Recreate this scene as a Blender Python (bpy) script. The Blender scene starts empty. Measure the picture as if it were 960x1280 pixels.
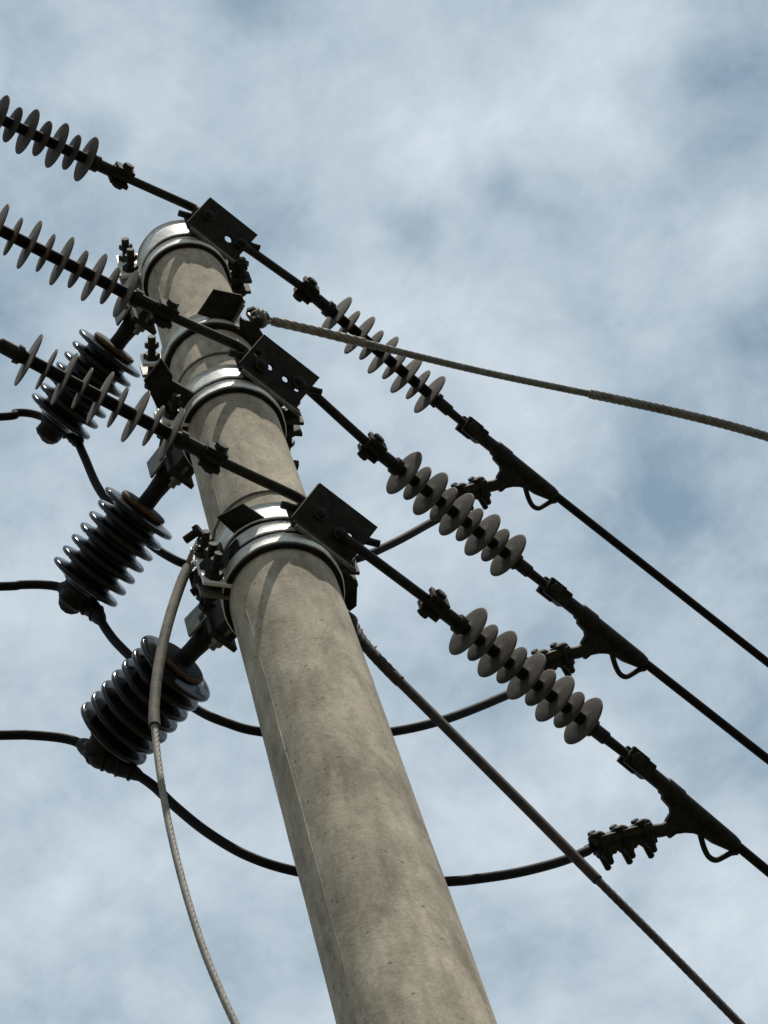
import bpy, bmesh, math, random
from math import sin, cos, pi, radians, hypot
from mathutils import Vector, Matrix, noise

random.seed(7)
S = bpy.context.scene
COL = S.collection

# ------------------------------------------------------------------ camera, sky, sun
CAM_R = Matrix(((0.955006612183198, 0.294913427500182, -0.031439481014577386),
                (0.24852568492747, -0.8535979993732411, -0.45782686604690775),
                (-0.16185596836293653, 0.4294141657492163, -0.8884852951845634)))
CAM_C = Vector((0.0, -3.75, 1.6))
F_PX = 4800.0
cam_data = bpy.data.cameras.new('camera')
cam_data.sensor_fit = 'VERTICAL'
cam_data.sensor_height = 24.0
cam_data.lens = F_PX / 1280 * 24.0
cam_data.clip_start = 0.1
cam_data.clip_end = 5000
cam = bpy.data.objects.new('camera', cam_data)
COL.objects.link(cam)
cam.matrix_world = Matrix.Translation(CAM_C) @ CAM_R.to_4x4()
S.camera = cam

SUN_AZ = radians(44)          # to the right of the direction from pole to camera
SUN_EL = radians(72)
sun_dir = Vector((sin(SUN_AZ) * cos(SUN_EL), -cos(SUN_AZ) * cos(SUN_EL), sin(SUN_EL)))
sl = bpy.data.lights.new('sun', 'SUN')
sl.energy = 5.0
sl.angle = radians(0.6)
sl.color = (1.0, 0.95, 0.86)
so = bpy.data.objects.new('sun', sl)
COL.objects.link(so)
so.location = (0, 0, 40)
so.rotation_euler = sun_dir.to_track_quat('Z', 'Y').to_euler()

W = bpy.data.worlds.new('World')
S.world = W
W.use_nodes = True
nt = W.node_tree
nt.nodes.clear()
N = nt.nodes.new
L = nt.links.new
out = N('ShaderNodeOutputWorld')
bg = N('ShaderNodeBackground')
bg.inputs['Strength'].default_value = 0.1
L(bg.outputs[0], out.inputs[0])
sky = N('ShaderNodeTexSky')
sky.sky_type = 'NISHITA'
sky.sun_disc = False
sky.sun_elevation = SUN_EL
sky.sun_rotation = math.atan2(sun_dir.x, sun_dir.y)
sky.altitude = 50
sky.air_density = 1.0
sky.dust_density = 2.0
tc = N('ShaderNodeTexCoord')
sep = N('ShaderNodeSeparateXYZ')
L(tc.outputs['Generated'], sep.inputs[0])


def wmath(op, a, b=None, c=None):
    n = N('ShaderNodeMath')
    n.operation = op
    for i, v in enumerate((a, b, c)):
        if v is None:
            continue
        if isinstance(v, (int, float)):
            n.inputs[i].default_value = v
        else:
            L(v, n.inputs[i])
    return n.outputs[0]


# clouds live on a flat layer high above: direction divided by its height
zc = wmath('MAXIMUM', sep.outputs[2], 0.06)
comb = N('ShaderNodeCombineXYZ')
L(wmath('DIVIDE', sep.outputs[0], zc), comb.inputs[0])
L(wmath('DIVIDE', sep.outputs[1], zc), comb.inputs[1])


def wnoise(scale, detail, rough, off, dist=0.0):
    mp = N('ShaderNodeMapping')
    mp.inputs['Location'].default_value = off
    mp.inputs['Rotation'].default_value = (0, 0, 0.5)
    mp.inputs['Scale'].default_value = (1.0, 1.0, 1.0)
    L(comb.outputs[0], mp.inputs[0])
    n = N('ShaderNodeTexNoise')
    n.inputs['Scale'].default_value = scale
    n.inputs['Detail'].default_value = detail
    n.inputs['Roughness'].default_value = rough
    n.inputs['Distortion'].default_value = dist
    L(mp.outputs[0], n.inputs['Vector'])
    return n.outputs['Fac']


CLOUD_OFF = (3.3, 1.7, 0.0)
n_big = wnoise(9.0, 6.0, 0.55, CLOUD_OFF)
n_mid = wnoise(22.0, 12.0, 0.68, (CLOUD_OFF[0] + 5, CLOUD_OFF[1], 2.0), 0.3)
n_fine = wnoise(70.0, 8.0, 0.62, (CLOUD_OFF[0] + 2, CLOUD_OFF[1], 4.0), 0.3)
n_veil = wnoise(15.0, 4.0, 0.55, (CLOUD_OFF[0], CLOUD_OFF[1] + 9, 5.0), 0.2)
dens = wmath('ADD', wmath('MULTIPLY', n_big, 0.42), wmath('ADD', wmath('MULTIPLY', n_mid, 0.42), wmath('MULTIPLY', n_fine, 0.16)))
# the gaps and thick places of this day's cloud layer: (u, v, radius, change of thickness)
CLOUDS = [(0.0358, 0.3549, 0.0089, -0.13), (0.0289, 0.4181, 0.0137, -0.13), (0.0663, 0.433, 0.0104, -0.12), (0.0923, 0.4288, 0.0104, -0.15), (0.1074, 0.4401, 0.0093, -0.07), (0.1182, 0.5467, 0.0185, -0.13), (0.113, 0.5201, 0.0194, -0.06), (0.1688, 0.4109, 0.0187, -0.1), (0.1537, 0.4147, 0.0093, -0.07), (-0.0235, 0.3468, 0.0131, -0.05), (-0.0177, 0.3965, 0.0179, -0.05), (0.1506, 0.495, 0.0145, -0.07), (0.1098, 0.6244, 0.0153, -0.06), (0.0833, 0.4803, 0.0309, 0.08), (0.0145, 0.3735, 0.0223, 0.08), (0.1319, 0.3966, 0.03, 0.09), (0.0851, 0.3963, 0.0205, 0.06), (0.0948, 0.5138, 0.0145, 0.03), (-0.0454, 0.4422, 0.0274, 0.06), (0.0457, 0.5925, 0.0398, 0.03), (-0.0796, 0.6062, 0.059, 0.09), (-0.0262, 0.672, 0.0561, 0.07), (0.0636, 0.6899, 0.0575, 0.08), (0.0495, 0.461, 0.014, 0.05), (0.1328, 0.5772, 0.015, 0.06), (0.1434, 0.461, 0.019, 0.04), (-0.072, 0.5305, 0.0284, 0.06), (0.0625, 0.6282, 0.0304, 0.05)]
for cu, cv, cr, ca in CLOUDS:
    dv = N('ShaderNodeVectorMath')
    dv.operation = 'DISTANCE'
    L(comb.outputs[0], dv.inputs[0])
    dv.inputs[1].default_value = (cu, cv, 0.0)
    q = wmath('DIVIDE', dv.outputs['Value'], cr)
    fall = wmath('POWER', 2.718, wmath('MULTIPLY', wmath('MULTIPLY', q, q), -1.0))
    dens = wmath('ADD', dens, wmath('MULTIPLY', fall, ca))
rmp = N('ShaderNodeValToRGB')
rmp.color_ramp.interpolation = 'EASE'
rmp.color_ramp.elements[0].position = 0.30
rmp.color_ramp.elements[0].color = (0.93, 0.93, 0.93, 1)
rmp.color_ramp.elements[1].position = 0.50
rmp.color_ramp.elements[1].color = (1, 1, 1, 1)
L(dens, rmp.inputs[0])
# cloud tone: thick places whiter, thin veils greyer blue
tone = N('ShaderNodeValToRGB')
tone.color_ramp.elements[0].position = 0.365
tone.color_ramp.elements[0].color = (0.25, 0.355, 0.455, 1)
tone.color_ramp.elements[1].position = 0.65
tone.color_ramp.elements[1].color = (0.66, 0.745, 0.815, 1)
L(wmath('ADD', wmath('MULTIPLY', dens, 0.65), wmath('MULTIPLY', n_veil, 0.35)), tone.inputs[0])
sc10 = N('ShaderNodeVectorMath')
sc10.operation = 'SCALE'
sc10.inputs['Scale'].default_value = 10.0
L(tone.outputs[0], sc10.inputs[0])
mx = N('ShaderNodeMix')
mx.data_type = 'RGBA'
L(rmp.outputs[0], mx.inputs['Factor'])
L(sky.outputs[0], mx.inputs['A'])
L(sc10.outputs[0], mx.inputs['B'])
L(mx.outputs['Result'], bg.inputs[0])

S.view_settings.view_transform = 'Standard'
S.view_settings.look = 'None'
S.view_settings.gamma = 1.0
S.view_settings.exposure = 0.0


# ------------------------------------------------------------------ materials
def material(name, color, rough=0.6, metal=0.0, spec=0.5, var=0.0, var_scale=30.0, bump=0.0, bump_scale=200.0,
             color2=None, coat=0.0):
    m = bpy.data.materials.new(name)
    m.use_nodes = True
    t = m.node_tree
    p = t.nodes['Principled BSDF']
    p.inputs['Roughness'].default_value = rough
    p.inputs['Metallic'].default_value = metal
    p.inputs['Specular IOR Level'].default_value = spec
    p.inputs['Coat Weight'].default_value = coat
    p.inputs['Base Color'].default_value = (*color, 1)
    c = t.nodes.new('ShaderNodeTexCoord')
    if var > 0 or color2:
        n = t.nodes.new('ShaderNodeTexNoise')
        n.inputs['Scale'].default_value = var_scale
        n.inputs['Detail'].default_value = 6
        n.inputs['Roughness'].default_value = 0.65
        t.links.new(c.outputs['Object'], n.inputs['Vector'])
        r = t.nodes.new('ShaderNodeValToRGB')
        r.color_ramp.elements[0].position = 0.35
        r.color_ramp.elements[1].position = 0.68
        c2 = color2 or tuple(v * (1 + var) for v in color)
        c1 = color if color2 else tuple(v * (1 - var) for v in color)
        r.color_ramp.elements[0].color = (*c1, 1)
        r.color_ramp.elements[1].color = (*c2, 1)
        t.links.new(n.outputs['Fac'], r.inputs[0])
        t.links.new(r.outputs[0], p.inputs['Base Color'])
        mr = t.nodes.new('ShaderNodeMapRange')
        mr.inputs['To Min'].default_value = max(0.02, rough - 0.12)
        mr.inputs['To Max'].default_value = min(1.0, rough + 0.12)
        t.links.new(n.outputs['Fac'], mr.inputs['Value'])
        t.links.new(mr.outputs[0], p.inputs['Roughness'])
    if bump > 0:
        n2 = t.nodes.new('ShaderNodeTexNoise')
        n2.inputs['Scale'].default_value = bump_scale
        n2.inputs['Detail'].default_value = 4
        t.links.new(c.outputs['Object'], n2.inputs['Vector'])
        b = t.nodes.new('ShaderNodeBump')
        b.inputs['Strength'].default_value = bump
        b.inputs['Distance'].default_value = 0.002
        t.links.new(n2.outputs['Fac'], b.inputs['Height'])
        t.links.new(b.outputs[0], p.inputs['Normal'])
    return m


def concrete_material():
    m = bpy.data.materials.new('weathered_concrete')
    m.use_nodes = True
    t = m.node_tree
    nn, ll = t.nodes.new, t.links.new
    p = t.nodes['Principled BSDF']
    p.inputs['Roughness'].default_value = 0.92
    p.inputs['Specular IOR Level'].default_value = 0.25
    c = nn('ShaderNodeTexCoord')

    def nz(scale, detail, rough, sc=(1, 1, 1), dist=0.0):
        mp = nn('ShaderNodeMapping')
        mp.inputs['Scale'].default_value = sc
        ll(c.outputs['Object'], mp.inputs[0])
        n = nn('ShaderNodeTexNoise')
        n.inputs['Scale'].default_value = scale
        n.inputs['Detail'].default_value = detail
        n.inputs['Roughness'].default_value = rough
        n.inputs['Distortion'].default_value = dist
        ll(mp.outputs[0], n.inputs['Vector'])
        return n.outputs['Fac']

    def ramp(f, a, b, ca, cb):
        r = nn('ShaderNodeValToRGB')
        r.color_ramp.elements[0].position = a
        r.color_ramp.elements[1].position = b
        r.color_ramp.elements[0].color = (*ca, 1)
        r.color_ramp.elements[1].color = (*cb, 1)
        ll(f, r.inputs[0])
        return r.outputs[0]

    def mul(a, b, fac=1.0):
        x = nn('ShaderNodeMix')
        x.data_type = 'RGBA'
        x.blend_type = 'MULTIPLY'
        x.inputs['Factor'].default_value = fac
        ll(a, x.inputs['A'])
        ll(b, x.inputs['B'])
        return x.outputs['Result']

    patches = ramp(nz(10.0, 9, 0.72, (1, 1, 0.5), 0.25), 0.36, 0.66, (0.27, 0.228, 0.168), (0.58, 0.51, 0.385))
    streak = ramp(nz(30.0, 5, 0.65, (1, 1, 0.14), 0.0), 0.34, 0.60, (0.72, 0.71, 0.70), (1.0, 1.0, 1.0))
    blotch = ramp(nz(4.0, 8, 0.72, (1, 1, 0.45), 0.3), 0.38, 0.60, (0.72, 0.71, 0.70), (1.0, 0.99, 0.97))
    fine = ramp(nz(150.0, 4, 0.75), 0.3, 0.7, (0.76, 0.76, 0.76), (1.14, 1.14, 1.14))
    col = mul(mul(mul(patches, streak, 0.8), blotch, 0.8), fine, 1.0)
    # pale lime crust in broken patches
    veinf = nz(8.0, 9, 0.75, (1, 1, 0.4), 0.3)
    vr = ramp(veinf, 0.555, 0.60, (0, 0, 0), (1, 1, 1))
    mk = nn('ShaderNodeMix')
    mk.data_type = 'RGBA'
    sc = nn('ShaderNodeMath')
    sc.operation = 'MULTIPLY'
    ll(vr, sc.inputs[0])
    sc.inputs[1].default_value = 0.26
    ll(sc.outputs[0], mk.inputs['Factor'])
    ll(col, mk.inputs['A'])
    mk.inputs['B'].default_value = (0.56, 0.49, 0.36, 1)
    # small dark pits
    vo = nn('ShaderNodeTexVoronoi')
    vo.inputs['Scale'].default_value = 26
    ll(c.outputs['Object'], vo.inputs['Vector'])
    pit = ramp(vo.outputs['Distance'], 0.06, 0.12, (0.30, 0.28, 0.26), (1, 1, 1))
    ll(mul(mk.outputs['Result'], pit, 0.8), p.inputs['Base Color'])
    b = nn('ShaderNodeBump')
    b.inputs['Strength'].default_value = 0.5
    b.inputs['Distance'].default_value = 0.002
    ll(nz(90.0, 6, 0.7), b.inputs['Height'])
    b2 = nn('ShaderNodeBump')
    b2.inputs['Strength'].default_value = 0.35
    b2.inputs['Distance'].default_value = 0.006
    ll(nz(14.0, 4, 0.6, (1, 1, 0.5)), b2.inputs['Height'])
    ll(b.outputs[0], b2.inputs['Normal'])
    ll(b2.outputs[0], p.inputs['Normal'])
    return m


M_CONC = concrete_material()
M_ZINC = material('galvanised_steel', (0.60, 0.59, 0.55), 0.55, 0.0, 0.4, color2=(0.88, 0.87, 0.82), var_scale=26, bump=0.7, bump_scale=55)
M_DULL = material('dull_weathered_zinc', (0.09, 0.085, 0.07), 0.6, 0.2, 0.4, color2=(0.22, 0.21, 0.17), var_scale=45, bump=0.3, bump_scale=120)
M_DARK = material('dark_weathered_steel', (0.016, 0.015, 0.010), 0.75, 0.0, 0.2, color2=(0.040, 0.038, 0.028), var_scale=60, bump=0.3, bump_scale=160)
M_PLATE = material('dark_plate_steel', (0.007, 0.0065, 0.005), 0.8, 0.0, 0.15, color2=(0.036, 0.032, 0.021), var_scale=32, bump=0.4, bump_scale=120)
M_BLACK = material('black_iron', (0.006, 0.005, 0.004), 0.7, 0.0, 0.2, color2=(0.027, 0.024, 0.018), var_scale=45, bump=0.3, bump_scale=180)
M_SHED = material('grey_polymer', (0.062, 0.052, 0.042), 0.8, 0.0, 0.2, color2=(0.118, 0.101, 0.082), var_scale=30)
M_CORE = material('dark_polymer', (0.006, 0.005, 0.004), 0.75, 0.0, 0.15, color2=(0.011, 0.010, 0.008), var_scale=50)
M_PORC = material('dark_glazed_porcelain', (0.006, 0.006, 0.006), 0.30, 0.0, 0.2, color2=(0.010, 0.009, 0.010), var_scale=18)
M_PORC_T = material('glazed_porcelain_rim', (0.010, 0.0095, 0.010), 0.15, 0.0, 0.24, color2=(0.024, 0.023, 0.024), var_scale=18)
M_RUST = material('rusty_steel', (0.05, 0.026, 0.015), 0.85, 0.1, 0.2, color2=(0.17, 0.11, 0.065), var_scale=60, bump=0.4)
M_CABLE = material('black_cable_sheath', (0.008, 0.0065, 0.007), 0.75, 0.0, 0.15, color2=(0.014, 0.012, 0.012), var_scale=40)
M_GUY = material('weathered_strand', (0.11, 0.107, 0.104), 0.7, 0.0, 0.3, color2=(0.27, 0.263, 0.255), var_scale=60, bump=0.2)
M_GRIP = material('pale_strand', (0.15, 0.135, 0.11), 0.7, 0.0, 0.25, color2=(0.31, 0.285, 0.24), var_scale=50, bump=0.2)
M_GUYD = material('brown_strand', (0.025, 0.019, 0.016), 0.8, 0.0, 0.2, color2=(0.065, 0.050, 0.041), var_scale=50, bump=0.2)
M_SLEEVE = material('grey_guy_sleeve', (0.050, 0.042, 0.032), 0.8, 0.0, 0.2, color2=(0.19, 0.165, 0.125), var_scale=16, bump=0.4)
M_GROUND = material('dry_ground', (0.040, 0.040, 0.026), 0.95, 0.0, 0.2, color2=(0.075, 0.070, 0.048), var_scale=2.0, bump=0.5, bump_scale=30)


# ------------------------------------------------------------------ geometry helpers
def frame_of(d, up=Vector((0, 0, 1))):
    d = d.normalized()
    if abs(d.dot(up)) > 0.98:
        up = Vector((0, 1, 0))
    a = up.cross(d).normalized()
    return a, d.cross(a)


class MB:
    """collects geometry in world space and links it as one mesh object"""

    def __init__(self):
        self.v, self.f = [], []

    def grid(self, rings, closed_u=True, caps=True, loop=False):
        o = len(self.v)
        n = len(rings[0])
        for r in rings:
            self.v += [tuple(p) for p in r]
        m = len(rings)
        rows = m if loop else m - 1
        for i in range(rows):
            i2 = (i + 1) % m
            for j in range(n if closed_u else n - 1):
                k = (j + 1) % n
                self.f.append((o + i * n + j, o + i * n + k, o + i2 * n + k, o + i2 * n + j))
        if caps and not loop and closed_u:
            self.f.append(tuple(o + j for j in range(n))[::-1])
            self.f.append(tuple(o + (m - 1) * n + j for j in range(n)))
        return self

    def tube(self, pts, r, seg=12, lobes=0, lobe=0.12, pitch=0.1, loop=False):
        pts = [Vector(p) for p in pts]
        n = len(pts)
        rad = r if isinstance(r, (list, tuple)) else [r] * n
        rings = []
        a = None
        run = 0.0
        for i, p in enumerate(pts):
            if loop:
                d = pts[(i + 1) % n] - pts[i - 1]
            else:
                d = pts[min(i + 1, n - 1)] - pts[max(i - 1, 0)]
            d.normalize()
            if a is None:
                a, _ = frame_of(d)
            a = (a - d * a.dot(d)).normalized()
            b = d.cross(a)
            if i:
                run += (p - pts[i - 1]).length
            tw = run / pitch * 2 * pi if lobes else 0
            ring = []
            for j in range(seg):
                t = 2 * pi * j / seg
                rr = rad[i] * (1 + lobe * (abs(cos(lobes * t / 2)) - 0.6)) if lobes else rad[i]
                ring.append(p + a * (rr * cos(t + tw)) + b * (rr * sin(t + tw)))
            rings.append(ring)
        return self.grid(rings, loop=loop)

    def lathe(self, origin, axis, profile, seg=32):
        origin = Vector(origin)
        axis = Vector(axis).normalized()
        a, b = frame_of(axis)
        rings = []
        for x, r in profile:
            c = origin + axis * x
            rings.append([c + a * (r * cos(2 * pi * j / seg)) + b * (r * sin(2 * pi * j / seg)) for j in range(seg)])
        return self.grid(rings)

    def box(self, c, ax, ay, az, sx, sy, sz, bev=0.0):
        """box about c with half sizes along three axes, its long edges chamfered"""
        c = Vector(c)
        ax, ay, az = Vector(ax).normalized(), Vector(ay).normalized(), Vector(az).normalized()
        b = bev or min(sx, sy, sz) * 0.18
        rings = []
        for x, k in ((-sx, b), (-sx + b, 0), (sx - b, 0), (sx, b)):
            y, z = sy - k, sz - k
            q = [(-y + b, -z), (y - b, -z), (y, -z + b), (y, z - b), (y - b, z), (-y + b, z), (-y, z - b), (-y, -z + b)]
            rings.append([c + ax * x + ay * u + az * w for u, w in q])
        return self.grid(rings)

    def prism(self, poly, ext):
        """polygon of world points pushed out along ext, with a small chamfer left to the light"""
        ext = Vector(ext)
        poly = [Vector(p) for p in poly]
        cen = sum(poly, Vector()) / len(poly)
        b = min(ext.length * 0.2, 0.0015)
        e = ext.normalized()

        def inset(p):
            d = p - cen
            return p - d.normalized() * b
        rings = [[inset(p) for p in poly], [p + e * b for p in poly], [p + ext - e * b for p in poly], [inset(p) + ext for p in poly]]
        return self.grid(rings)

    def hexbolt(self, c, d, r, h):
        c, d = Vector(c), Vector(d).normalized()
        return self.lathe(c, d, [(0, r), (h * 0.85, r), (h, r * 0.86)], 6)

    def ring_strap(self, z0, z1, r_of, t, a0=0.0, a1=2 * pi, seg=72, lip=0.0):
        """flat strap bent round the z axis"""
        full = abs((a1 - a0) - 2 * pi) < 1e-6
        rings = []
        n = seg if full else seg + 1
        for i in range(n):
            a = a0 + (a1 - a0) * i / seg
            d = Vector((cos(a), sin(a), 0))
            wob = 0.0016 * noise.noise(Vector((d.x * 3, d.y * 3, z0 * 7))) + 0.0007 * noise.noise(Vector((d.x * 11, d.y * 11, z0 * 9)))
            ri0, ri1 = r_of(z0) + 0.0016 + wob, r_of(z1) + 0.0016 + wob
            b = min(0.0022, t * 0.3)
            prof = [(ri0, z0), (ri0 + t + lip - b, z0), (ri0 + t + lip, z0 + b), (ri0 + t, z0 + 0.006 + b), (ri1 + t, z1 - 0.006 - b),
                    (ri1 + t + lip, z1 - b), (ri1 + t + lip - b, z1), (ri1, z1)]
            rings.append([d * r + Vector((0, 0, z)) for r, z in prof])
        return self.grid(rings, loop=full)

    def build(self, name, mat, parent=None, world=True, smooth=35):
        me = bpy.data.meshes.new(name)
        vs = self.v
        if world and parent is not None:
            inv = root_matrix(parent).inverted()
            vs = [tuple(inv @ Vector(p)) for p in self.v]
        me.from_pydata(vs, [], self.f)
        bm = bmesh.new()
        bm.from_mesh(me)
        bmesh.ops.recalc_face_normals(bm, faces=bm.faces)
        bm.to_mesh(me)
        bm.free()
        me.polygons.foreach_set('use_smooth', [True] * len(me.polygons))
        me.set_sharp_from_angle(angle=radians(smooth))
        me.materials.append(mat)
        return link(name, me, parent)


MATS = {}


def root_matrix(o):
    m = o.matrix_basis.copy()
    while o.parent is not None:
        o = o.parent
        m = o.matrix_basis @ m
    return m


def link(name, me, parent=None):
    o = bpy.data.objects.new(name, me)
    COL.objects.link(o)
    if parent is not None:
        o.parent = parent
    return o


def tag(o, label, cat, group=None, kind=None):
    if label:
        o['label'] = label
    if cat:
        o['category'] = cat
    if group:
        o['group'] = group
    if kind:
        o['kind'] = kind
    return o


def thing(name, label, cat, loc=(0, 0, 0), x=None, y=None, group=None):
    o = bpy.data.objects.new(name, None)
    COL.objects.link(o)
    o.empty_display_size = 0.05
    if x is not None:
        x = Vector(x).normalized()
        z = x.cross(Vector(y)).normalized()
        yy = z.cross(x)
        m = Matrix((x, yy, z)).transposed().to_4x4()
        o.matrix_basis = Matrix.Translation(Vector(loc)) @ m
    else:
        o.location = Vector(loc)
    return tag(o, label, cat, group)


# where a sight line from the photographer's spot meets a real plane of the place
def sight(x, y):
    return (CAM_R @ Vector((x - 480.0, 640.0 - y, -F_PX))).normalized()


def on_plane(q, p0, n):
    r = sight(*q)
    return CAM_C + r * ((Vector(p0) - CAM_C).dot(n) / r.dot(n))


def on_level(q, z):
    r = sight(*q)
    return CAM_C + r * ((z - CAM_C.z) / r.z)


def az(b):
    return Vector((sin(radians(b)), cos(radians(b)), 0))


def smooth_path(pts, per=8):
    pts = [Vector(p) for p in pts]
    P = [pts[0] * 2 - pts[1]] + pts + [pts[-1] * 2 - pts[-2]]
    res = []
    for i in range(1, len(P) - 2):
        p0, p1, p2, p3 = P[i - 1:i + 3]
        for k in range(per):
            t = k / per
            res.append(0.5 * ((2 * p1) + (p2 - p0) * t + (2 * p0 - 5 * p1 + 4 * p2 - p3) * t * t + (3 * p1 - p0 - 3 * p2 + p3) * t ** 3))
    res.append(pts[-1])
    return res


# ------------------------------------------------------------------ ground
g = MB()
rings = []
for r in (0.01, 3, 8, 20, 60, 200, 800, 3000):
    rings.append([(r * cos(2 * pi * j / 48), r * sin(2 * pi * j / 48), 0.0) for j in range(48)])
g.grid(rings, caps=False)
go = g.build('ground', M_GROUND)
go['kind'] = 'structure'

# ------------------------------------------------------------------ concrete pole
Z_TOP = 10.555
R_TOP = 0.097
TAPER = 1 / 105.0


def pole_r(z):
    return R_TOP + (Z_TOP - z) * TAPER


pole = thing('concrete_pole', 'tall tapering grey concrete utility pole carrying three power lines', 'utility pole')
b = MB()
rings = []
SEG = 96
zs = [0.0]
z = 0.0
while z < Z_TOP - 0.02:
    z += 0.25 if z < 6 else 0.035
    zs.append(min(z, Z_TOP - 0.012))
for z in zs:
    ring = []
    for j in range(SEG):
        t = 2 * pi * j / SEG
        r = pole_r(z)
        r += 0.0011 * noise.noise(Vector((cos(t) * 2.2, sin(t) * 2.2, z * 1.6))) + 0.0005 * noise.noise(Vector((cos(t) * 9, sin(t) * 9, z * 8)))
        ring.append((r * cos(t), r * sin(t), z))
    rings.append(ring)
for dr, dz in ((0.003, 0.004), (0.012, 0.0)):
    rings.append([((R_TOP - dr) * cos(2 * pi * j / SEG), (R_TOP - dr) * sin(2 * pi * j / SEG), Z_TOP - dz) for j in range(SEG)])
b.grid(rings)
b.build('shaft', M_CONC, pole, smooth=40)
# casting seam of the two mould halves: a proud ragged fin
for a_seam in (radians(-90 - 43), radians(-90 + 137)):
    b = MB()
    rings = []
    z = 0.05
    while z < Z_TOP - 0.03:
        r = pole_r(z)
        w = 0.0022 * (1 + 0.5 * noise.noise(Vector((3, 1, z * 9))))
        h = 0.0002 + 0.0010 * abs(noise.noise(Vector((7, a_seam, z * 14))))
        da = 0.0035 * noise.noise(Vector((1, a_seam, z * 5))) / r
        c, s = cos(a_seam + da), sin(a_seam + da)
        tx = Vector((-s, c, 0))
        base = Vector((c, s, 0))
        rings.append([base * (r - 0.004) - tx * w + Vector((0, 0, z)), base * (r + h) - tx * w * 0.4 + Vector((0, 0, z)),
                      base * (r + h) + tx * w * 0.4 + Vector((0, 0, z)), base * (r - 0.004) + tx * w + Vector((0, 0, z))])
        z += 0.03 if z > 6 else 0.2
    b.grid(rings)
    b.build('casting_seam', M_CONC, pole)
# step bolt
b = MB()
p = on_plane((362, 571), (0.06, 0.03, 0), Vector((0.1, -1, 0)).normalized())
d = az(62)
ps = d * pole_r(p.z) + Vector((0, 0, p.z))
b.tube([ps - d * 0.02, ps + d * 0.02], 0.006, 10)
b.hexbolt(ps + d * 0.012, d, 0.013, 0.012)
b.hexbolt(ps + d * 0.0, d, 0.010, 0.010)
b.build('step_bolt', M_DARK, pole)

# ------------------------------------------------------------------ strap bands round the pole
U_R = az(32.8)                      # the spans that run away from the photographer
N_R = Vector((U_R.y, -U_R.x, 0))    # towards the side where the dead ends sit
W_R = -N_R                          # towards the side of the post insulators
U_L = -az(44.9)                     # the spans that come back overhead
N_L = N_R.copy()


def ear_set(band, z, h, ang, rr, t):
    """two lugs of the strap halves with a bolt drawn through them"""
    d = Vector((cos(ang), sin(ang), 0))
    tang = Vector((-sin(ang), cos(ang), 0))
    up = Vector((0, 0, 1))
    for s in (-1, 1):
        m = MB()
        m.box(d * (rr + 0.024) + tang * (s * 0.014) + up * z, d, up, tang, 0.033, h * 0.55, 0.004)
        m.build('lug', M_DARK if cos(ang) > 0 else (M_ZINC if s > 0 else M_DULL), band)  # left side: sun-facing lug gets brighter zinc, sunlight put into its colour
    m = MB()
    c = d * (rr + 0.032) + up * z
    m.tube([c - tang * 0.066, c + tang * 0.074], 0.0095, 12)
    bolt = m.build('bolt', M_DARK, band)
    for k, sgn, hr in ((0.018, 1, 0.020), (0.018, -1, 0.020), (0.046, -1, 0.018), (0.046, 1, 0.017)):
        m = MB()
        m.hexbolt(c + tang * (k * sgn), tang * sgn, hr, 0.013)
        m.build('nut', M_BLACK, bolt)


def band_set(name_label, straps, ears, z_seat, wire_z=None):
    band = thing('pole_band', name_label, 'pole band', (0, 0, z_seat), group='galvanised bands clamped round the pole')
    for z0, z1, t, lip in straps:
        m = MB()
        m.ring_strap(z0, z1, pole_r, t, lip=lip)
        st = m.build('strap', M_ZINC, band, smooth=30)
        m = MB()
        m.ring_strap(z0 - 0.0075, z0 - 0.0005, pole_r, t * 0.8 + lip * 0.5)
        m.build('shade_ring', M_BLACK, st, smooth=30)  # added black ring standing in for the shade under the strap
    for zz, hh, ang in ears:
        ear_set(band, zz, hh, radians(ang), pole_r(zz) + 0.004, 0.006)
    if wire_z:
        m = MB()
        r = pole_r(wire_z)
        pts = [((r + 0.002) * cos(2 * pi * j / 72), (r + 0.002) * sin(2 * pi * j / 72), wire_z + 0.004 * sin(2 * pi * j / 72 * 1 + 1)) for j in range(72)]
        m.tube(pts, 0.0035, 8, loop=True)
        m.build('tie_wire', M_DULL, band)
    return band


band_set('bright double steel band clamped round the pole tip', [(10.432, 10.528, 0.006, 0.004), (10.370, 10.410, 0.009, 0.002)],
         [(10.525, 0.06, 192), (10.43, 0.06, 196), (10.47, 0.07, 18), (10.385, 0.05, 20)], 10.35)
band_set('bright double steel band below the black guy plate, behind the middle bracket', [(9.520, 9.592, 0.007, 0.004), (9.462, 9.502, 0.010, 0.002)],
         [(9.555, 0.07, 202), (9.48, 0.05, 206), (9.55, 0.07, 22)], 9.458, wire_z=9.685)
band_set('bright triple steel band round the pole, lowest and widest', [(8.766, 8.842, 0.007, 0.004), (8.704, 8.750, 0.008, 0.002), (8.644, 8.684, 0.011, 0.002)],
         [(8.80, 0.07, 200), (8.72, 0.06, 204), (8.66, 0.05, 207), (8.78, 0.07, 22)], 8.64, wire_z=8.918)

# thin hoop that holds the upper guy plate
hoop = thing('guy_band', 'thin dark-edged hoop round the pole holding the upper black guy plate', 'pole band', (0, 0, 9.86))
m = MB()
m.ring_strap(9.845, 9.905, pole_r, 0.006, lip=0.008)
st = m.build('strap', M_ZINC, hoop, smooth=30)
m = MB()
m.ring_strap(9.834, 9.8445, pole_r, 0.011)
m.build('shade_ring', M_BLACK, st, smooth=30)  # black ring added as the hoop's shaded underside
ear_set(hoop, 9.875, 0.055, radians(196), pole_r(9.87) + 0.006, 0.006)


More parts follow.
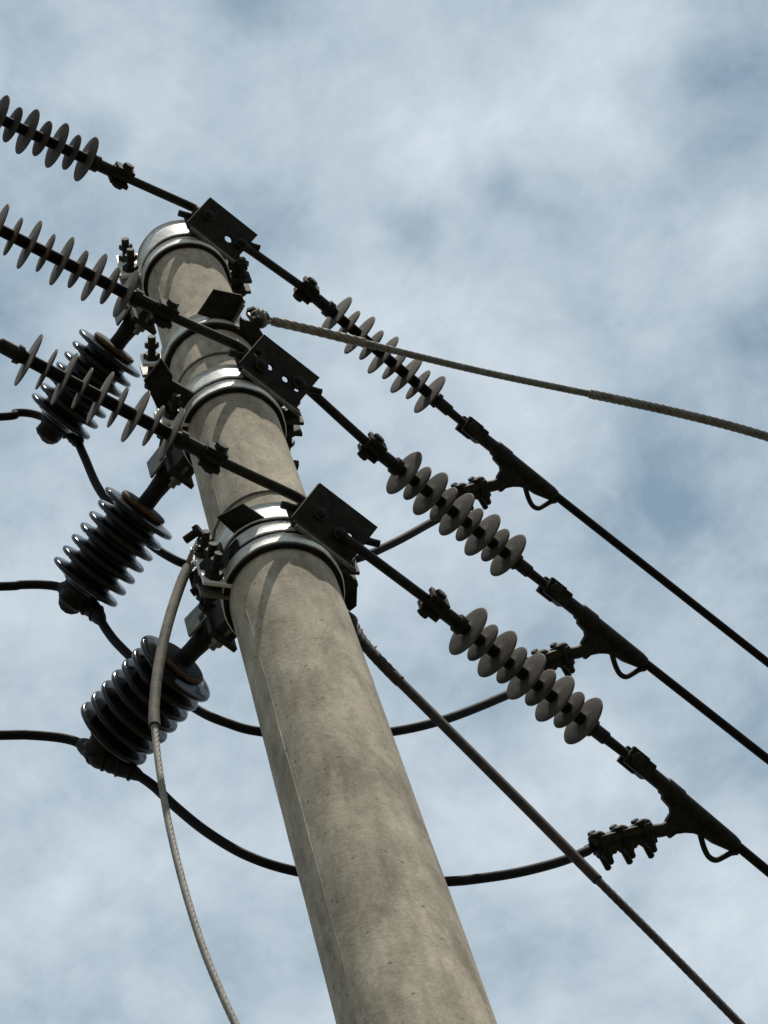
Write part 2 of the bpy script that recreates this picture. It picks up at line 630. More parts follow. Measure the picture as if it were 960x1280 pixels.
# ------------------------------------------------------------------ dead-end brackets
def bracket(label, z, u0, u1, n0, n1, holes):
    """leaning flat steel with holes, its foot on the straps and an upright leg behind: an angle iron set on edge"""
    up = Vector((0, 0, 1))
    c = U_R * ((u0 + u1) / 2) + N_R * n0 + up * z
    br = thing('dead_end_bracket', label, 'bracket', c, group='angle brackets for the dead-end strings')
    T = lean(n0, n1)
    nrm = U_R.cross(T).normalized()
    if nrm.z < 0:
        nrm = -nrm
    th = 0.008

    def P(u, t, k=0.0):
        return U_R * u + N_R * n0 + up * z + T * t + nrm * k
    m = MB()
    bm = bmesh.new()
    edges = []
    W = T.length

    def loop(pts):
        vs = [bm.verts.new(P(u, t)) for u, t in pts]
        for i in range(len(vs)):
            edges.append(bm.edges.new((vs[i], vs[(i + 1) % len(vs)])))
    loop([(u0, 0), (u1, 0), (u1, 1), (u0, 1)])
    for hu, ht, hr in holes:
        loop([(hu + hr * cos(2 * pi * k / 18), ht + hr / W * sin(2 * pi * k / 18)) for k in range(18)])
    bmesh.ops.triangle_fill(bm, use_beauty=True, edges=edges)
    ret = bmesh.ops.extrude_face_region(bm, geom=bm.faces[:])
    bmesh.ops.translate(bm, vec=nrm * th, verts=[v for v in ret['geom'] if isinstance(v, bmesh.types.BMVert)])
    bm.verts.index_update()
    m.v += [tuple(v.co) for v in bm.verts]
    m.f += [tuple(v.index for v in f.verts) for f in bm.faces]
    bm.free()
    m.build('flange_plate', M_PLATE, br, smooth=30)
    um = (u0 + u1) / 2
    Q = lambda u, n, dz: U_R * u + N_R * n + up * (z + dz)
    m = MB()
    m.box(Q(um + 0.006, n0 - 0.0055, 0.026), U_R, N_R, up, (u1 - u0) / 2 + 0.002, 0.006, 0.044)
    m.build('upright_leg', M_PLATE, br)
    m = MB()
    m.box(Q(um + 0.010, n0 - 0.004, -0.020), U_R, N_R, up, (u1 - u0) / 2 + 0.002, 0.0040, 0.007)
    m.build('lip', M_DULL, br)
    for s in (-0.55, 0.55):
        m = MB()
        uu = (u1 - u0) / 2 * s + um
        rr = pole_r(z) + 0.012
        nn = math.sqrt(max(rr * rr - uu * uu, 0.0004))
        depth = max(n0 - 0.0125 - nn, 0.004)
        m.box(Q(uu, nn + depth / 2 - 0.001, 0.02), N_R, U_R, up, depth / 2 + 0.002, 0.012, 0.03)
        m.build('saddle', M_DARK, br)
    for uu, d in ((u0, -1), (u1, 1)):
        m = MB()
        c0 = P(uu - d * 0.016, 0.40 if d < 0 else 0.62, 0.017)
        dd = (U_R + az(90) * 0.7).normalized() * d
        m.tube([c0 - dd * 0.01, c0 + dd * 0.050], 0.0085, 12)
        m.hexbolt(c0 + dd * 0.006, dd, 0.013, 0.012)
        m.build('end_bolt', M_BLACK, br)
    return br


def lean(n0, n1):
    return Vector((0.072, -0.010, 0.086)) * ((n1 - n0) / 0.085)


BR = {'top': (10.42, -0.090, 0.070, 0.114, 0.199), 'mid': (9.52, -0.085, 0.088, 0.126, 0.214), 'low': (8.70, -0.085, 0.082, 0.132, 0.224)}
bracket('black angle bracket beside the pole tip with one bright hole', *BR['top'], [(0.020, 0.36, 0.0115), (-0.066, 0.55, 0.010), (0.045, 0.42, 0.008)])
bracket('black angle bracket with two bright round holes beside the middle band', *BR['mid'], [(-0.022, 0.42, 0.0095), (0.026, 0.42, 0.0095), (-0.066, 0.50, 0.010), (0.062, 0.40, 0.009)])
bracket('black angle bracket beside the lowest triple band', *BR['low'], [(-0.048, 0.50, 0.010), (0.045, 0.46, 0.010)])

# ------------------------------------------------------------------ tension insulator strings
PITCH = 0.0402
N_OFF = {'top': 0.144, 'mid': 0.156, 'low': 0.164}


def shed_mesh(name, R, r0):
    m = MB()
    prof = [(-0.0042, r0), (-0.0032, r0 * 1.3), (-0.0026, R * 0.55), (-0.0018, R * 0.93), (-0.0010, R * 0.985), (0.0004, R),
            (0.0018, R * 0.985), (0.0022, R * 0.93), (0.0032, R * 0.5), (0.0040, r0 * 1.3), (0.0052, r0)]
    m.lathe((0, 0, 0), (1, 0, 0), prof, 40)
    o = m.build(name, M_SHED, world=False, smooth=50)
    me = o.data
    bpy.data.objects.remove(o)
    return me


SHED_BIG = shed_mesh('large_shed', 0.0605, 0.0120)
SHED_SMALL = shed_mesh('small_shed', 0.0475, 0.0120)


def local(mb, name, mat, smooth=35):
    o = mb.build(name, mat, world=False, smooth=smooth)
    me = o.data
    bpy.data.objects.remove(o)
    return me


X = Vector((1, 0, 0))
Y = Vector((0, 1, 0))
Zv = Vector((0, 0, 1))


def fitting_meshes():
    d = {}
    m = MB()                                                        # crimped socket at the near end, with a collar
    m.lathe((0, 0, 0), X, [(-0.070, 0.012), (-0.066, 0.0155), (-0.034, 0.0155), (-0.033, 0.021), (-0.017, 0.021), (-0.016, 0.016), (-0.010, 0.0145)], 20)
    d['socket'] = local(m, 'socket', M_BLACK)
    m = MB()
    m.lathe((0, 0, 0), X, [(-0.110, 0.009), (-0.105, 0.017), (-0.070, 0.0175), (-0.066, 0.012)], 16)
    for s in (-1, 1):                                               # clevis cheeks
        m.box((-0.100, s * 0.018, 0), X, Y, Zv, 0.024, 0.0055, 0.021)
    d['clevis'] = local(m, 'clevis', M_BLACK)
    m = MB()
    m.tube([(-0.104, -0.033, 0), (-0.104, 0.033, 0)], 0.0085, 12)
    m.hexbolt((-0.104, 0.0235, 0), (0, 1, 0), 0.0145, 0.011)
    m.hexbolt((-0.104, -0.0235, 0), (0, -1, 0), 0.0145, 0.009)
    d['pin'] = local(m, 'pin', M_DARK)
    L8 = PITCH * 8
    m = MB()
    m.lathe((0, 0, 0), X, [(-0.016, 0.0138), (L8 + 0.016, 0.0138)], 20)
    d['core'] = local(m, 'core', M_CORE)
    m = MB()
    m.lathe((L8, 0, 0), X, [(0.010, 0.0145), (0.015, 0.0155), (0.018, 0.020), (0.030, 0.021), (0.031, 0.0155), (0.068, 0.0155), (0.072, 0.0115), (0.130, 0.0105)], 20)
    d['end_socket'] = local(m, 'end_socket', M_BLACK)
    return d


FIT = fitting_meshes()
STR = {}


def string(key, label, first, last, count, eye, bend, side, u, lvl):
    n = Vector((u.y, -u.x, 0)) if side == 'R' else Vector((-u.y, u.x, 0))
    p0 = N_R * N_OFF[lvl]
    A = on_plane(first, p0, n)
    B = on_plane(last, p0, n)
    d = (B - A).normalized()
    pitch = (B - A).length / count
    t = thing('tension_insulator', label, 'insulator', A, d, Vector((0, 0, 1)).cross(d), 'insulator strings between pole and line')
    mats = {'socket': M_BLACK, 'clevis': M_BLACK, 'core': M_CORE, 'end_socket': M_BLACK}
    parts = {k: link(k, FIT[k], t) for k in ('socket', 'clevis', 'core', 'end_socket')}
    link('pin', FIT['pin'], parts['clevis'])
    parts['core'].scale = (pitch / PITCH, 1, 1)
    parts['end_socket'].location = ((pitch - PITCH) * 8, 0, 0)
    for i in range(9):
        o = link('shed', SHED_BIG if i % 2 == 0 else SHED_SMALL, t)
        o.location = (i * pitch, 0, 0)
        o.rotation_euler = (random.uniform(0, 6.28), random.uniform(-0.02, 0.02), random.uniform(-0.02, 0.02))
    # forged rod from the bracket hole to the clevis, bent at the bracket
    z, u0, u1, n0, n1 = BR[lvl]
    C = A - d * 0.104
    T = lean(n0, n1)
    E = on_plane(eye, U_R * u0 + N_R * n0 + Vector((0, 0, z)), U_R.cross(T).normalized())
    pn = U_R.cross(T).normalized()
    pn = pn if pn.z > 0 else -pn
    ta = T.normalized()
    k = on_plane(bend, p0, n)
    path = smooth_path([C, C.lerp(k, 0.5), k, k.lerp(E, 0.6), E - pn * 0.004, E + pn * 0.03], 6)
    m = MB()
    m.tube(path, 0.0112, 14)
    rod = m.build('rod', M_BLACK, t)
    m = MB()
    rr = 0.0140
    m.tube([E + U_R * (rr * cos(2 * pi * j / 18)) + ta * (rr * sin(2 * pi * j / 18)) - pn * 0.004 for j in range(18)], 0.0032, 8, loop=True)
    m.build('eye_ring', M_DARK, rod)
    m = MB()
    m.lathe(C, d, [(-0.018, 0.010), (-0.014, 0.0165), (0.012, 0.0175), (0.016, 0.010)], 14)
    m.build('rod_eye', M_BLACK, rod)
    STR[key] = (A + d * ((pitch - PITCH) * 8), d, n, C)
    return t


string('R1', 'grey ribbed insulator string crossed by the pale upper guy wire', (420, 394), (537, 493), 8, (301, 305), (316, 315), 'R', U_R, 'top')
string('R2', 'grey ribbed insulator string crossed behind by the jumper of the top line', (505, 591), (635, 694), 8, (372, 478), (390, 491), 'R', U_R, 'mid')
string('R3', 'grey ribbed insulator string leading to the clamp with three long bolts', (585, 789), (729, 901), 8, (424, 668), (445, 683), 'R', U_R, 'low')
string('L1', 'insulator string rising against open sky to the pole tip', (108, 199), (16, 156), 5, (261, 270), (240, 259), 'L', U_L, 'top')
string('L2', 'insulator string crossing the pole between tip band and guy hoop', (158, 367), (37, 306), 6, (326, 458), (300, 434), 'L', U_L, 'mid')
string('L3', 'insulator string crossing in front of the uppermost black post insulator', (214, 544), (36, 450), 8, (400, 643), (372, 622), 'L', U_L, 'low')


# ------------------------------------------------------------------ dead-end clamps
def clamp_frame(key, u, n):
    A, d, nn, C = STR[key]
    m = (W_R * 0.85 + Vector((0, 0, -0.45)))
    m = (m - d * m.dot(d)).normalized()
    return A, d, m


A, D3, M3 = clamp_frame('R3', U_R, N_R)
O3 = A + D3 * (PITCH * 8 + 0.10)
K3 = D3.cross(M3).normalized()


def to_clamp(q):
    p = on_plane(q, O3, K3) - O3
    return p.dot(D3), p.dot(M3)


def z7(x, y):
    return (720 + x / 4.571, 920 + y / 4.571)


BODY = [to_clamp(z7(*q)) for q in ((285, 85), (905, 530))]
WEB = [to_clamp(z7(*q)) for q in ((470, 230), (880, 525), (890, 560), (850, 600), (745, 560), (690, 525), (640, 510), (585, 510), (535, 520), (505, 545),
                                  (470, 500), (485, 440), (508, 400), (503, 372), (478, 345), (460, 325), (462, 280))]
ARM = [to_clamp(z7(*q)) for q in ((560, 440), (520, 470), (470, 500), (400, 515), (300, 555), (200, 590), (130, 610), (90, 625))]
LOOP = [to_clamp(z7(*q)) for q in ((665, 520), (700, 580), (735, 618), (775, 632), (815, 618), (845, 605), (880, 600))]


def clamp_parts():
    d = {}

    def V(q, k=0.0):
        return Vector((q[0], q[1], k))
    xa, xb = BODY[0][0], BODY[1][0]
    m = MB()
    m.lathe((0, 0, 0), X, [(xa + 0.03, 0.011), (xa + 0.032, 0.017), (xa + 0.10, 0.017), (xa + 0.105, 0.021), (xa + 0.15, 0.021), (xa + 0.155, 0.018), (xb - 0.02, 0.016), (xb - 0.004, 0.0135), (xb, 0.010)], 20)
    d['body'] = local(m, 'body', M_BLACK)
    m = MB()
    for s in (-1, 1):
        m.box((xa + 0.012, 0, s * 0.0165), X, Y, Zv, 0.024, 0.021, 0.0055)
    m.box((xa + 0.044, 0, 0), X, Y, Zv, 0.016, 0.019, 0.021)
    d['clevis'] = local(m, 'clevis', M_BLACK)
    m = MB()
    m.tube([(xa + 0.008, 0, -0.036), (xa + 0.008, 0, 0.036)], 0.0078, 12)
    m.hexbolt((xa + 0.008, 0, 0.022), (0, 0, 1), 0.0155, 0.011)
    m.hexbolt((xa + 0.008, 0, -0.022), (0, 0, -1), 0.0155, 0.011)
    d['pin'] = local(m, 'pin', M_DARK)
    m = MB()
    m.prism([V(q, -0.008) for q in WEB], (0, 0, 0.016))
    d['web'] = local(m, 'web', M_BLACK)
    m = MB()                                                        # raised rib along the web's outer edge
    m.tube(smooth_path([V(WEB[0], 0.008), V(((WEB[0][0] + WEB[1][0]) / 2, (WEB[0][1] + WEB[1][1]) / 2 + 0.004), 0.009), V(WEB[1], 0.008)], 4), 0.0045, 8)
    d['rib'] = local(m, 'rib', M_DARK)
    m = MB()
    m.tube(smooth_path([V(q) for q in ARM], 4), [0.0155] * 29, 14)
    d['jumper_arm'] = local(m, 'jumper_arm', M_BLACK)
    m = MB()
    m.tube(smooth_path([V((LOOP[0][0], LOOP[0][1] * 0.85))] + [V((q[0], q[1] * k)) for q, k in zip(LOOP[1:-1], (1.06, 1.16, 1.2, 1.16, 1.08))] + [V(LOOP[-1])], 5), 0.0066, 10)
    d['wire_loop'] = local(m, 'wire_loop', M_BLACK)
    arm = [V(q) for q in ARM]
    # keeper pressed on the arm by three long bolts
    a0, a1 = arm[3], arm[7]
    ad = (a1 - a0).normalized()
    an = Vector((0, 0, 1)).cross(ad).normalized()
    if an.y < 0:
        an = -an
    d['keeper'] = None
    m = MB()
    L = (a1 - a0).length
    m.box((a0 + a1) / 2 - an * 0.013, ad, an, Zv, L / 2 * 1.02, 0.0085, 0.019)
    m.box((a0 + a1) / 2 + an * 0.013, ad, an, Zv, L / 2 * 0.96, 0.0065, 0.017)
    for k in (0.10, 0.5, 0.90):
        m.lathe(a0.lerp(a1, k) - an * 0.018 - ad * 0.020, ad, [(0.0, 0.004), (0.004, 0.010), (0.012, 0.0135), (0.028, 0.0135), (0.036, 0.010), (0.040, 0.004)], 14)
    d['keeper'] = local(m, 'keeper', M_DARK)
    bolts = []
    for k in (0.12, 0.5, 0.88):
        m = MB()
        c = a0.lerp(a1, k)
        sl = (an * 1.0 - ad * 0.25).normalized()
        for s, ln in ((-1, 0.040), (1, 0.056)):
            o = Zv * (s * 0.0155)
            m.tube([c + o - sl * 0.026, c + o + sl * ln], 0.0058, 10)
            m.hexbolt(c + o - sl * 0.026, -sl, 0.010, 0.007)
            m.lathe(c + o, sl, [(0.010, 0.0135), (0.024, 0.0130), (0.030, 0.009), (ln + 0.002, 0.0075), (ln + 0.005, 0.004)], 10)
        m.box(c + sl * 0.010, Zv, ad, sl, 0.024, 0.010, 0.004)
        bolts.append(local(m, 'u_bolt', M_BLACK))
    d['bolts'] = bolts
    m = MB()
    m.box(a0.lerp(a1, 0.02) + an * 0.018, ad, an, Zv, 0.012, 0.008, 0.010)
    m.box(a0.lerp(a1, 0.34) + an * 0.016, ad, an, Zv, 0.008, 0.009, 0.008)
    m.box(a0.lerp(a1, 0.70) + an * 0.016, ad, an, Zv, 0.008, 0.009, 0.008)
    d['nub'] = local(m, 'nub', M_BLACK)
    return d


CL = clamp_parts()
CLAMP = {}
LINE_AT = {'R1': (960, 828), 'R2': (960, 949), 'R3': (960, 1089)}
CLEVIS_AT = {'R1': (586, 534), 'R2': (690, 740), 'R3': (790, 947)}


def clamp(key, label):
    A, d, m = clamp_frame(key, None, None)
    O = A + d * (PITCH * 8 + 0.10)
    if key in CLEVIS_AT:                                             # where along the string the pin sits
        O = A + d * ((on_plane(CLEVIS_AT[key], A, STR[key][2]) - A).dot(d) - BODY[0][0] - 0.010)
    if key in LINE_AT:                                               # the clamp turns into the pull of its conductor
        p = O + d * BODY[0][0]
        d = (on_plane(LINE_AT[key], p, STR[key][2]) - p).normalized()
        m = (m - d * m.dot(d)).normalized()
        O = p - d * BODY[0][0]
    c = thing('dead_end_clamp', label, 'wire clamp', O, d, m, 'dead-end clamps at the line ends')
    body = link('body', CL['body'], c)
    cv = link('clevis', CL['clevis'], c)
    link('pin', CL['pin'], cv)
    web = link('web', CL['web'], c)
    link('rib', CL['rib'], web)
    arm = link('jumper_arm', CL['jumper_arm'], c)
    link('keeper', CL['keeper'], arm)
    link('nub', CL['nub'], arm)
    for me in CL['bolts']:
        link('u_bolt', me, arm)
    link('wire_loop', CL['wire_loop'], c)
    CLAMP[key] = (O, d, m)
    return c


clamp('R1', 'black dead-end clamp on the top line, highest of the clamps')
clamp('R2', 'black dead-end clamp on the middle line, its arm half hidden by grey sheds')
clamp('R3', 'black dead-end clamp with three long bolts in full view, lowest of the clamps')
for key, lab in (('L1', 'far clamp at the outer end of the open-sky string'), ('L2', 'far clamp at the outer end of the string crossing the pole'),
                 ('L3', 'far clamp at the outer end of the string before the upper post insulator')):
    clamp(key, lab)

# ------------------------------------------------------------------ overhead conductors
for key, lab in (('R1', 'black overhead conductor of the top line leaving the highest clamp'),
                 ('R2', 'black overhead conductor of the middle line leaving the second clamp'),
                 ('R3', 'black overhead conductor leaving the clamp with long bolts'),
                 ('L1', 'conductor beyond the open-sky string'), ('L2', 'conductor beyond the string crossing the pole'),
                 ('L3', 'conductor beyond the string before the upper post insulator')):
    O, d, mm = CLAMP[key]
    xb = BODY[1][0]
    dh = Vector((d.x, d.y, 0)).normalized()
    P0 = O + d * (xb - 0.03)
    span = 45.0
    pts = []
    for i in range(40):
        s = span * (i / 39) ** 2
        pts.append(P0 + dh * s + Vector((0, 0, d.z * s * (1 - s / span) - 0.004 * s * (1 - s / span))))
    o = thing('overhead_conductor', lab, 'power line', P0, group='overhead conductors')
    m = MB()
    m.tube(pts, 0.0112, 12)
    m.build('sheath', M_CABLE, o)

# ------------------------------------------------------------------ post insulators
P_AZ = {1: az(-56), 2: az(-56), 3: az(-57)}
POST = {}


def post_meshes():
    d = {}
    m = MB()                                                        # steel stem with a flared foot
    m.lathe((0, 0, 0), X, [(-0.140, 0.042), (-0.128, 0.042), (-0.126, 0.036), (-0.095, 0.0235), (-0.06, 0.0205), (-0.022, 0.021), (-0.018, 0.026)], 24)
    d['stem'] = local(m, 'stem', M_BLACK)
    m = MB()
    m.lathe((0, 0, 0), X, [(-0.024, 0.046), (-0.024, 0.058), (-0.0215, 0.0605), (-0.015, 0.0605), (-0.012, 0.050)], 40)
    d['ring'] = local(m, 'ring', M_RUST)
    m = MB()
    m.lathe((0, 0, 0), X, [(-0.0265, 0.028), (-0.0255, 0.0515), (-0.0235, 0.0525), (-0.010, 0.050), (-0.002, 0.052)], 36)
    d['cap'] = local(m, 'cap', M_BLACK)
    L = 6 * 0.0335
    m = MB()
    m.lathe((0, 0, 0), X, [(-0.014, 0.047), (0.004, 0.058), (L + 0.004, 0.056), (L + 0.016, 0.050), (L + 0.024, 0.036)], 36)
    d['body'] = local(m, 'body', M_PORC)

    def shed(R):
        q = MB()
        q.lathe((0, 0, 0), X, [(-0.0125, 0.061), (-0.0105, 0.064), (-0.0078, R * 0.84), (-0.0066, R * 0.94), (-0.0046, R * 0.985), (-0.0006, R), (0.0036, R * 0.985), (0.0056, R * 0.95),
                               (0.0066, R * 0.88), (0.0088, 0.070), (0.0110, 0.063), (0.0125, 0.060)], 56)
        return q
    d['shed1'] = local(shed(0.0965), 'large_rim', M_PORC_T, 60)
    d['shed'] = local(shed(0.0915), 'rim', M_PORC_T, 60)
    m = MB()                                                        # head with wire saddle
    m.lathe((0, 0, 0), X, [(L + 0.018, 0.040), (L + 0.030, 0.040), (L + 0.034, 0.030), (L + 0.062, 0.032), (L + 0.070, 0.022)], 24)
    d['head'] = local(m, 'head', M_BLACK)
    return d


PM = post_meshes()


def post(i, label, q1, q7, stemlen):
    n = Vector((P_AZ[i].y, -P_AZ[i].x, 0))
    A = on_plane(q1, (0, 0, 0), n)
    B = on_plane(q7, (0, 0, 0), n)
    d = (B - A).normalized()
    t = thing('post_insulator', label, 'insulator', A, d, Vector((0, 0, 1)).cross(d), 'post insulators holding the jumpers')
    stem = link('stem', PM['stem'], t)
    sc = stemlen / 0.140
    stem.scale = (sc, 1, 1)
    cp = link('cap', PM['cap'], t)
    link('ring', PM['ring'], cp)
    link('body', PM['body'], t)
    link('head', PM['head'], t)
    for k in range(7):
        o = link('shed', PM['shed1'] if k == 0 else PM['shed'], t)
        o.location = (k * 0.0335, 0, 0)
        o.rotation_euler = (random.uniform(0, 6.28), 0, 0)
    # mounting foot on the pole: plate, ears and bolts
    F = A - d * stemlen
    up = Vector((0, 0, 1))
    side = up.cross(d).normalized()
    dist = max(math.hypot(F.x, F.y) - pole_r(F.z), 0.01)
    m = MB()
    m.box(F - d * 0.004, d, side, up, 0.006, 0.036, 0.085)
    foot = m.build('foot_plate', M_DARK, t)
    m = MB()
    m.box(F - d * (dist / 2 + 0.004), d, side, up, dist / 2 + 0.010, 0.024, 0.070)
    m.build('saddle', M_DARK, foot)
    for s in (-1, 1):
        m = MB()
        c = F + up * (s * 0.064)
        m.tube([c - d * 0.03, c + d * 0.030], 0.008, 10)
        m.hexbolt(c + d * 0.004, d, 0.015, 0.013)
        m.build('foot_bolt', M_DULL, foot)
    m = MB()
    m.box(F + d * 0.022 + side * 0.036 + up * 0.02, d, up, side, 0.030, 0.040, 0.003)
    m.build('side_flap', M_DULL, foot)
    POST[i] = (A, d, A + d * (6 * 0.0335 + 0.066))
    return t


POSTS = {
    1: post(1, 'black glazed post insulator behind the insulator string, uppermost of its kind', (137, 442), (92, 500), 0.125),
    2: post(2, 'black glazed post insulator with open sky on both sides, between its two mates', (173, 642), (112, 721), 0.142),
    3: post(3, 'black glazed post insulator crossed by the hanging pale guy wire', (219, 836), (142, 917), 0.135),
}

# ------------------------------------------------------------------ jumpers
JUMP = {
    'R1': [(570, 634), (530, 658), (487, 681), (440, 700), (345, 722), (250, 710), (205, 692), (165, 660), (126, 615), (105, 570), (92, 543)],
    'R2': [(668, 852), (640, 866), (560, 898), (487, 915), (400, 921), (322, 914), (285, 904), (250, 889), (200, 855), (152, 810), (135, 790), (118, 764)],
    'R3': [(733, 1064), (700, 1077), (650, 1090), (600, 1098), (555, 1102), (460, 1103), (370, 1089), (310, 1070), (260, 1041), (220, 1009), (190, 981), (160, 962)],
}
AFTER = {'R1': [(75, 531), (58, 523), (40, 517), (20, 516), (0, 521)], 'R2': [(97, 746), (78, 735), (55, 731), (25, 731), (0, 733)],
         'R3': [(128, 948), (103, 931), (80, 923), (40, 919), (0, 919)]}
JLAB = {'R1': 'black jumper cable from the highest clamp to the uppermost post insulator',
        'R2': 'black jumper cable from the second clamp to the post insulator in open sky',
        'R3': 'black jumper cable sagging lowest behind the pole from the long-bolted clamp'}
for idx, key in enumerate(('R1', 'R2', 'R3')):
    O, d, mm = CLAMP[key]
    a_end = O + d * ARM[-1][0] + mm * ARM[-1][1]
    a_in = O + d * ARM[3][0] + mm * ARM[3][1]
    E = POST[idx + 1][2]
    h = Vector((E.x - a_end.x, E.y - a_end.y, 0)).normalized()
    n1 = Vector((h.y, -h.x, 0))
    pts = [a_in, a_end]
    for q in JUMP[key]:
        pts.append(on_plane(q, a_end, n1))
    lk = 'L' + key[1]
    O2, d2, m2 = CLAMP[lk]
    b_end = O2 + d2 * ARM[-1][0] + m2 * ARM[-1][1]
    b_in = O2 + d2 * ARM[3][0] + m2 * ARM[3][1]
    h2 = az(-104)
    n2 = Vector((h2.y, -h2.x, 0))
    tail = [on_plane(q, E, n2) for q in AFTER[key]]
    last = tail[-1]
    out_ = last + h2 * 0.35 + Vector((0, 0, 0.05))
    pts += tail + [out_, out_.lerp(b_end, 0.55) + h2 * 0.10, b_end, b_in]
    path = smooth_path(pts, 8)
    jc = thing('jumper_cable', JLAB[key], 'jumper cable', a_end, group='jumper cables under the pole top')
    m = MB()
    m.tube(path, 0.0108, 14)
    m.build('sheath', M_CABLE, jc)
    # taped cover where the post holds the cable
    near = sorted(range(len(path)), key=lambda i: (path[i] - tail[1]).length)[0]
    near = sorted(range(len(path)), key=lambda i: (path[i] - tail[0]).length)[0]
    seg = path[max(near - 12, 0): near + 10]
    rad = []
    for i in range(len(seg)):
        k = i / (len(seg) - 1)
        rad.append((0.012 + 0.012 * sin(pi * k) ** 0.6) * (1 + 0.22 * noise.noise(Vector((k * 9, idx * 3.1, 0)))))
    m = MB()
    m.tube(seg, rad, 14)
    cov = m.build('cable_cover', M_BLACK, POSTS[idx + 1])
    # tie-wire turns standing off the cover
    for i in range(3, len(seg) - 3, 4):
        dd = (seg[i + 1] - seg[i - 1]).normalized()
        a, bq = frame_of(dd)
        rr = rad[i] * 1.04
        ring = [seg[i] + a * (rr * cos(2 * pi * j / 16)) * random.uniform(0.95, 1.1) + bq * (rr * sin(2 * pi * j / 16)) + dd * (0.006 * sin(2 * pi * j / 16)) for j in range(16)]
        m = MB()
        m.tube(ring, 0.0032, 6, loop=True)
        m.build('tie_wire', M_BLACK, cov)
    # strap from post head to the cover
    m = MB()
    A_, d_, E_ = POST[idx + 1]
    m.tube([E_ - d_ * 0.035, E_.lerp(tail[0], 0.4), tail[0]], [0.034, 0.032, 0.024], 14)
    m.build('saddle_clamp', M_BLACK, POSTS[idx + 1])


# ------------------------------------------------------------------ guy plates
def plate(name, label, poly, z, th, zdir=1, lips=(), mat=None, bolt=None):
    P = [on_level(q, z) for q in poly]
    c = sum(P, Vector()) / len(P)
    t = thing(name, label, 'guy plate', c, group='steel guy plates on the pole')
    m = MB()
    m.prism(P, (0, 0, th))
    m.build('plate', mat or M_PLATE, t, smooth=25)
    for i, h, w in lips:
        a, bq = P[i], P[(i + 1) % len(P)]
        e = (bq - a)
        inn = (c - (a + bq) / 2)
        inn -= e.normalized() * inn.dot(e.normalized())
        inn.normalize()
        m = MB()
        m.box((a + bq) / 2 + inn * (w / 2 + 0.001) + Vector((0, 0, -h / 2 + 0.0005)), e, inn, (0, 0, 1), e.length / 2, w / 2, h / 2)
        m.build('lip', M_DULL, t)
    return t, P, c


def z4(x, y):
    return (180 + x / 4.0, 360 + y / 4.0)


def z2(x, y):
    return (200 + x / 3.43, 560 + y / 3.43)


gp1, P1, c1 = plate('guy_plate', 'dark square guy plate above the middle band by the pale guy wire', [z4(268, 132), z4(350, 8), z4(490, 38), z4(505, 75), z4(440, 188)], 9.88, 0.008, lips=((3, 0.016, 0.006),))
gp2, P2, c2 = plate('guy_plate', 'dark diamond guy plate in front of the lowest bright band', [(271, 647), (304, 630), (338, 653), (312, 680), (293, 668)], 8.775, 0.008, lips=((3, 0.010, 0.006), (2, 0.006, 0.005)))
gp3, P3, c3 = plate('guy_plate', 'dark plate hanging below the lowest bracket beside the thin stay', [(420, 708), (447, 727), (446, 758), (437, 765), (426, 752)], 8.66, 0.012)
gp4, P4, c4 = plate('guy_plate', 'dark plate sticking out between pole and uppermost post insulator', [(180, 477), (202, 449), (216, 470), (212, 512), (197, 511)], 9.50, 0.012)
# tongues from the plates back to their bands
for t, c, zz in ((gp1, c1, 9.888), (gp2, c2, 8.783), (gp3, c3, 8.672), (gp4, c4, 9.512)):
    hd = Vector((c.x, c.y, 0))
    L0 = hd.length
    hd.normalize()
    r0 = pole_r(zz) + 0.004
    m = MB()
    m.box(hd * ((r0 + L0) / 2) + Vector((0, 0, zz + 0.008)), hd, (0, 0, 1), Vector((-hd.y, hd.x, 0)), abs(L0 - r0) / 2 + 0.004, 0.007, 0.022)
    m.build('tongue', M_DARK, t)


# ------------------------------------------------------------------ guy wires
def guy(label, path, spec, group='steel guy wires'):
    t = thing('guy_wire', label, 'guy wire', path[0], group=group)
    for name, i0, i1, r, mat, lobes in spec:
        m = MB()
        seg = path[i0:i1]
        m.tube(seg, r, 24 if lobes else 12, lobes=lobes, lobe=0.15, pitch=0.11)
        m.build(name, mat, t, smooth=60)
    return t


def dense(pts, n):
    L = [0.0]
    for i in range(1, len(pts)):
        L.append(L[-1] + (pts[i] - pts[i - 1]).length)
    res, j = [], 0
    for k in range(n):
        s = L[-1] * k / (n - 1)
        while j < len(L) - 2 and L[j + 1] < s:
            j += 1
        res.append(pts[j].lerp(pts[j + 1], (s - L[j]) / max(L[j + 1] - L[j], 1e-9)))
    return res


# upper guy: leaves the near side and runs away level over the line
S1 = on_level((325, 398), 9.86)
h1 = az(56)
n1 = Vector((h1.y, -h1.x, 0))
q1 = [(334, 400), (400, 415), (500, 440), (600, 464), (700, 485), (760, 497), (830, 512), (900, 529), (960, 546), (1040, 571)]
g1 = smooth_path([on_plane(q, S1, n1) for q in q1], 6)
end = g1[-1] + (g1[-1] - g1[-4]).normalized() * 12
g1p = dense(g1, 420)
G1 = guy('pale twisted guy wire crossing the sky to the photo edge', g1p, [('strand', 0, 420, 0.0084, M_GUY, 7), ('grip', 4, 70, 0.0112, M_GRIP, 5), ('splice_wrap', 236, 420, 0.0114, M_GUY, 6)])
m = MB()
m.tube([g1p[-1], end], 0.0102, 12)
m.build('far_strand', M_GUY, G1)
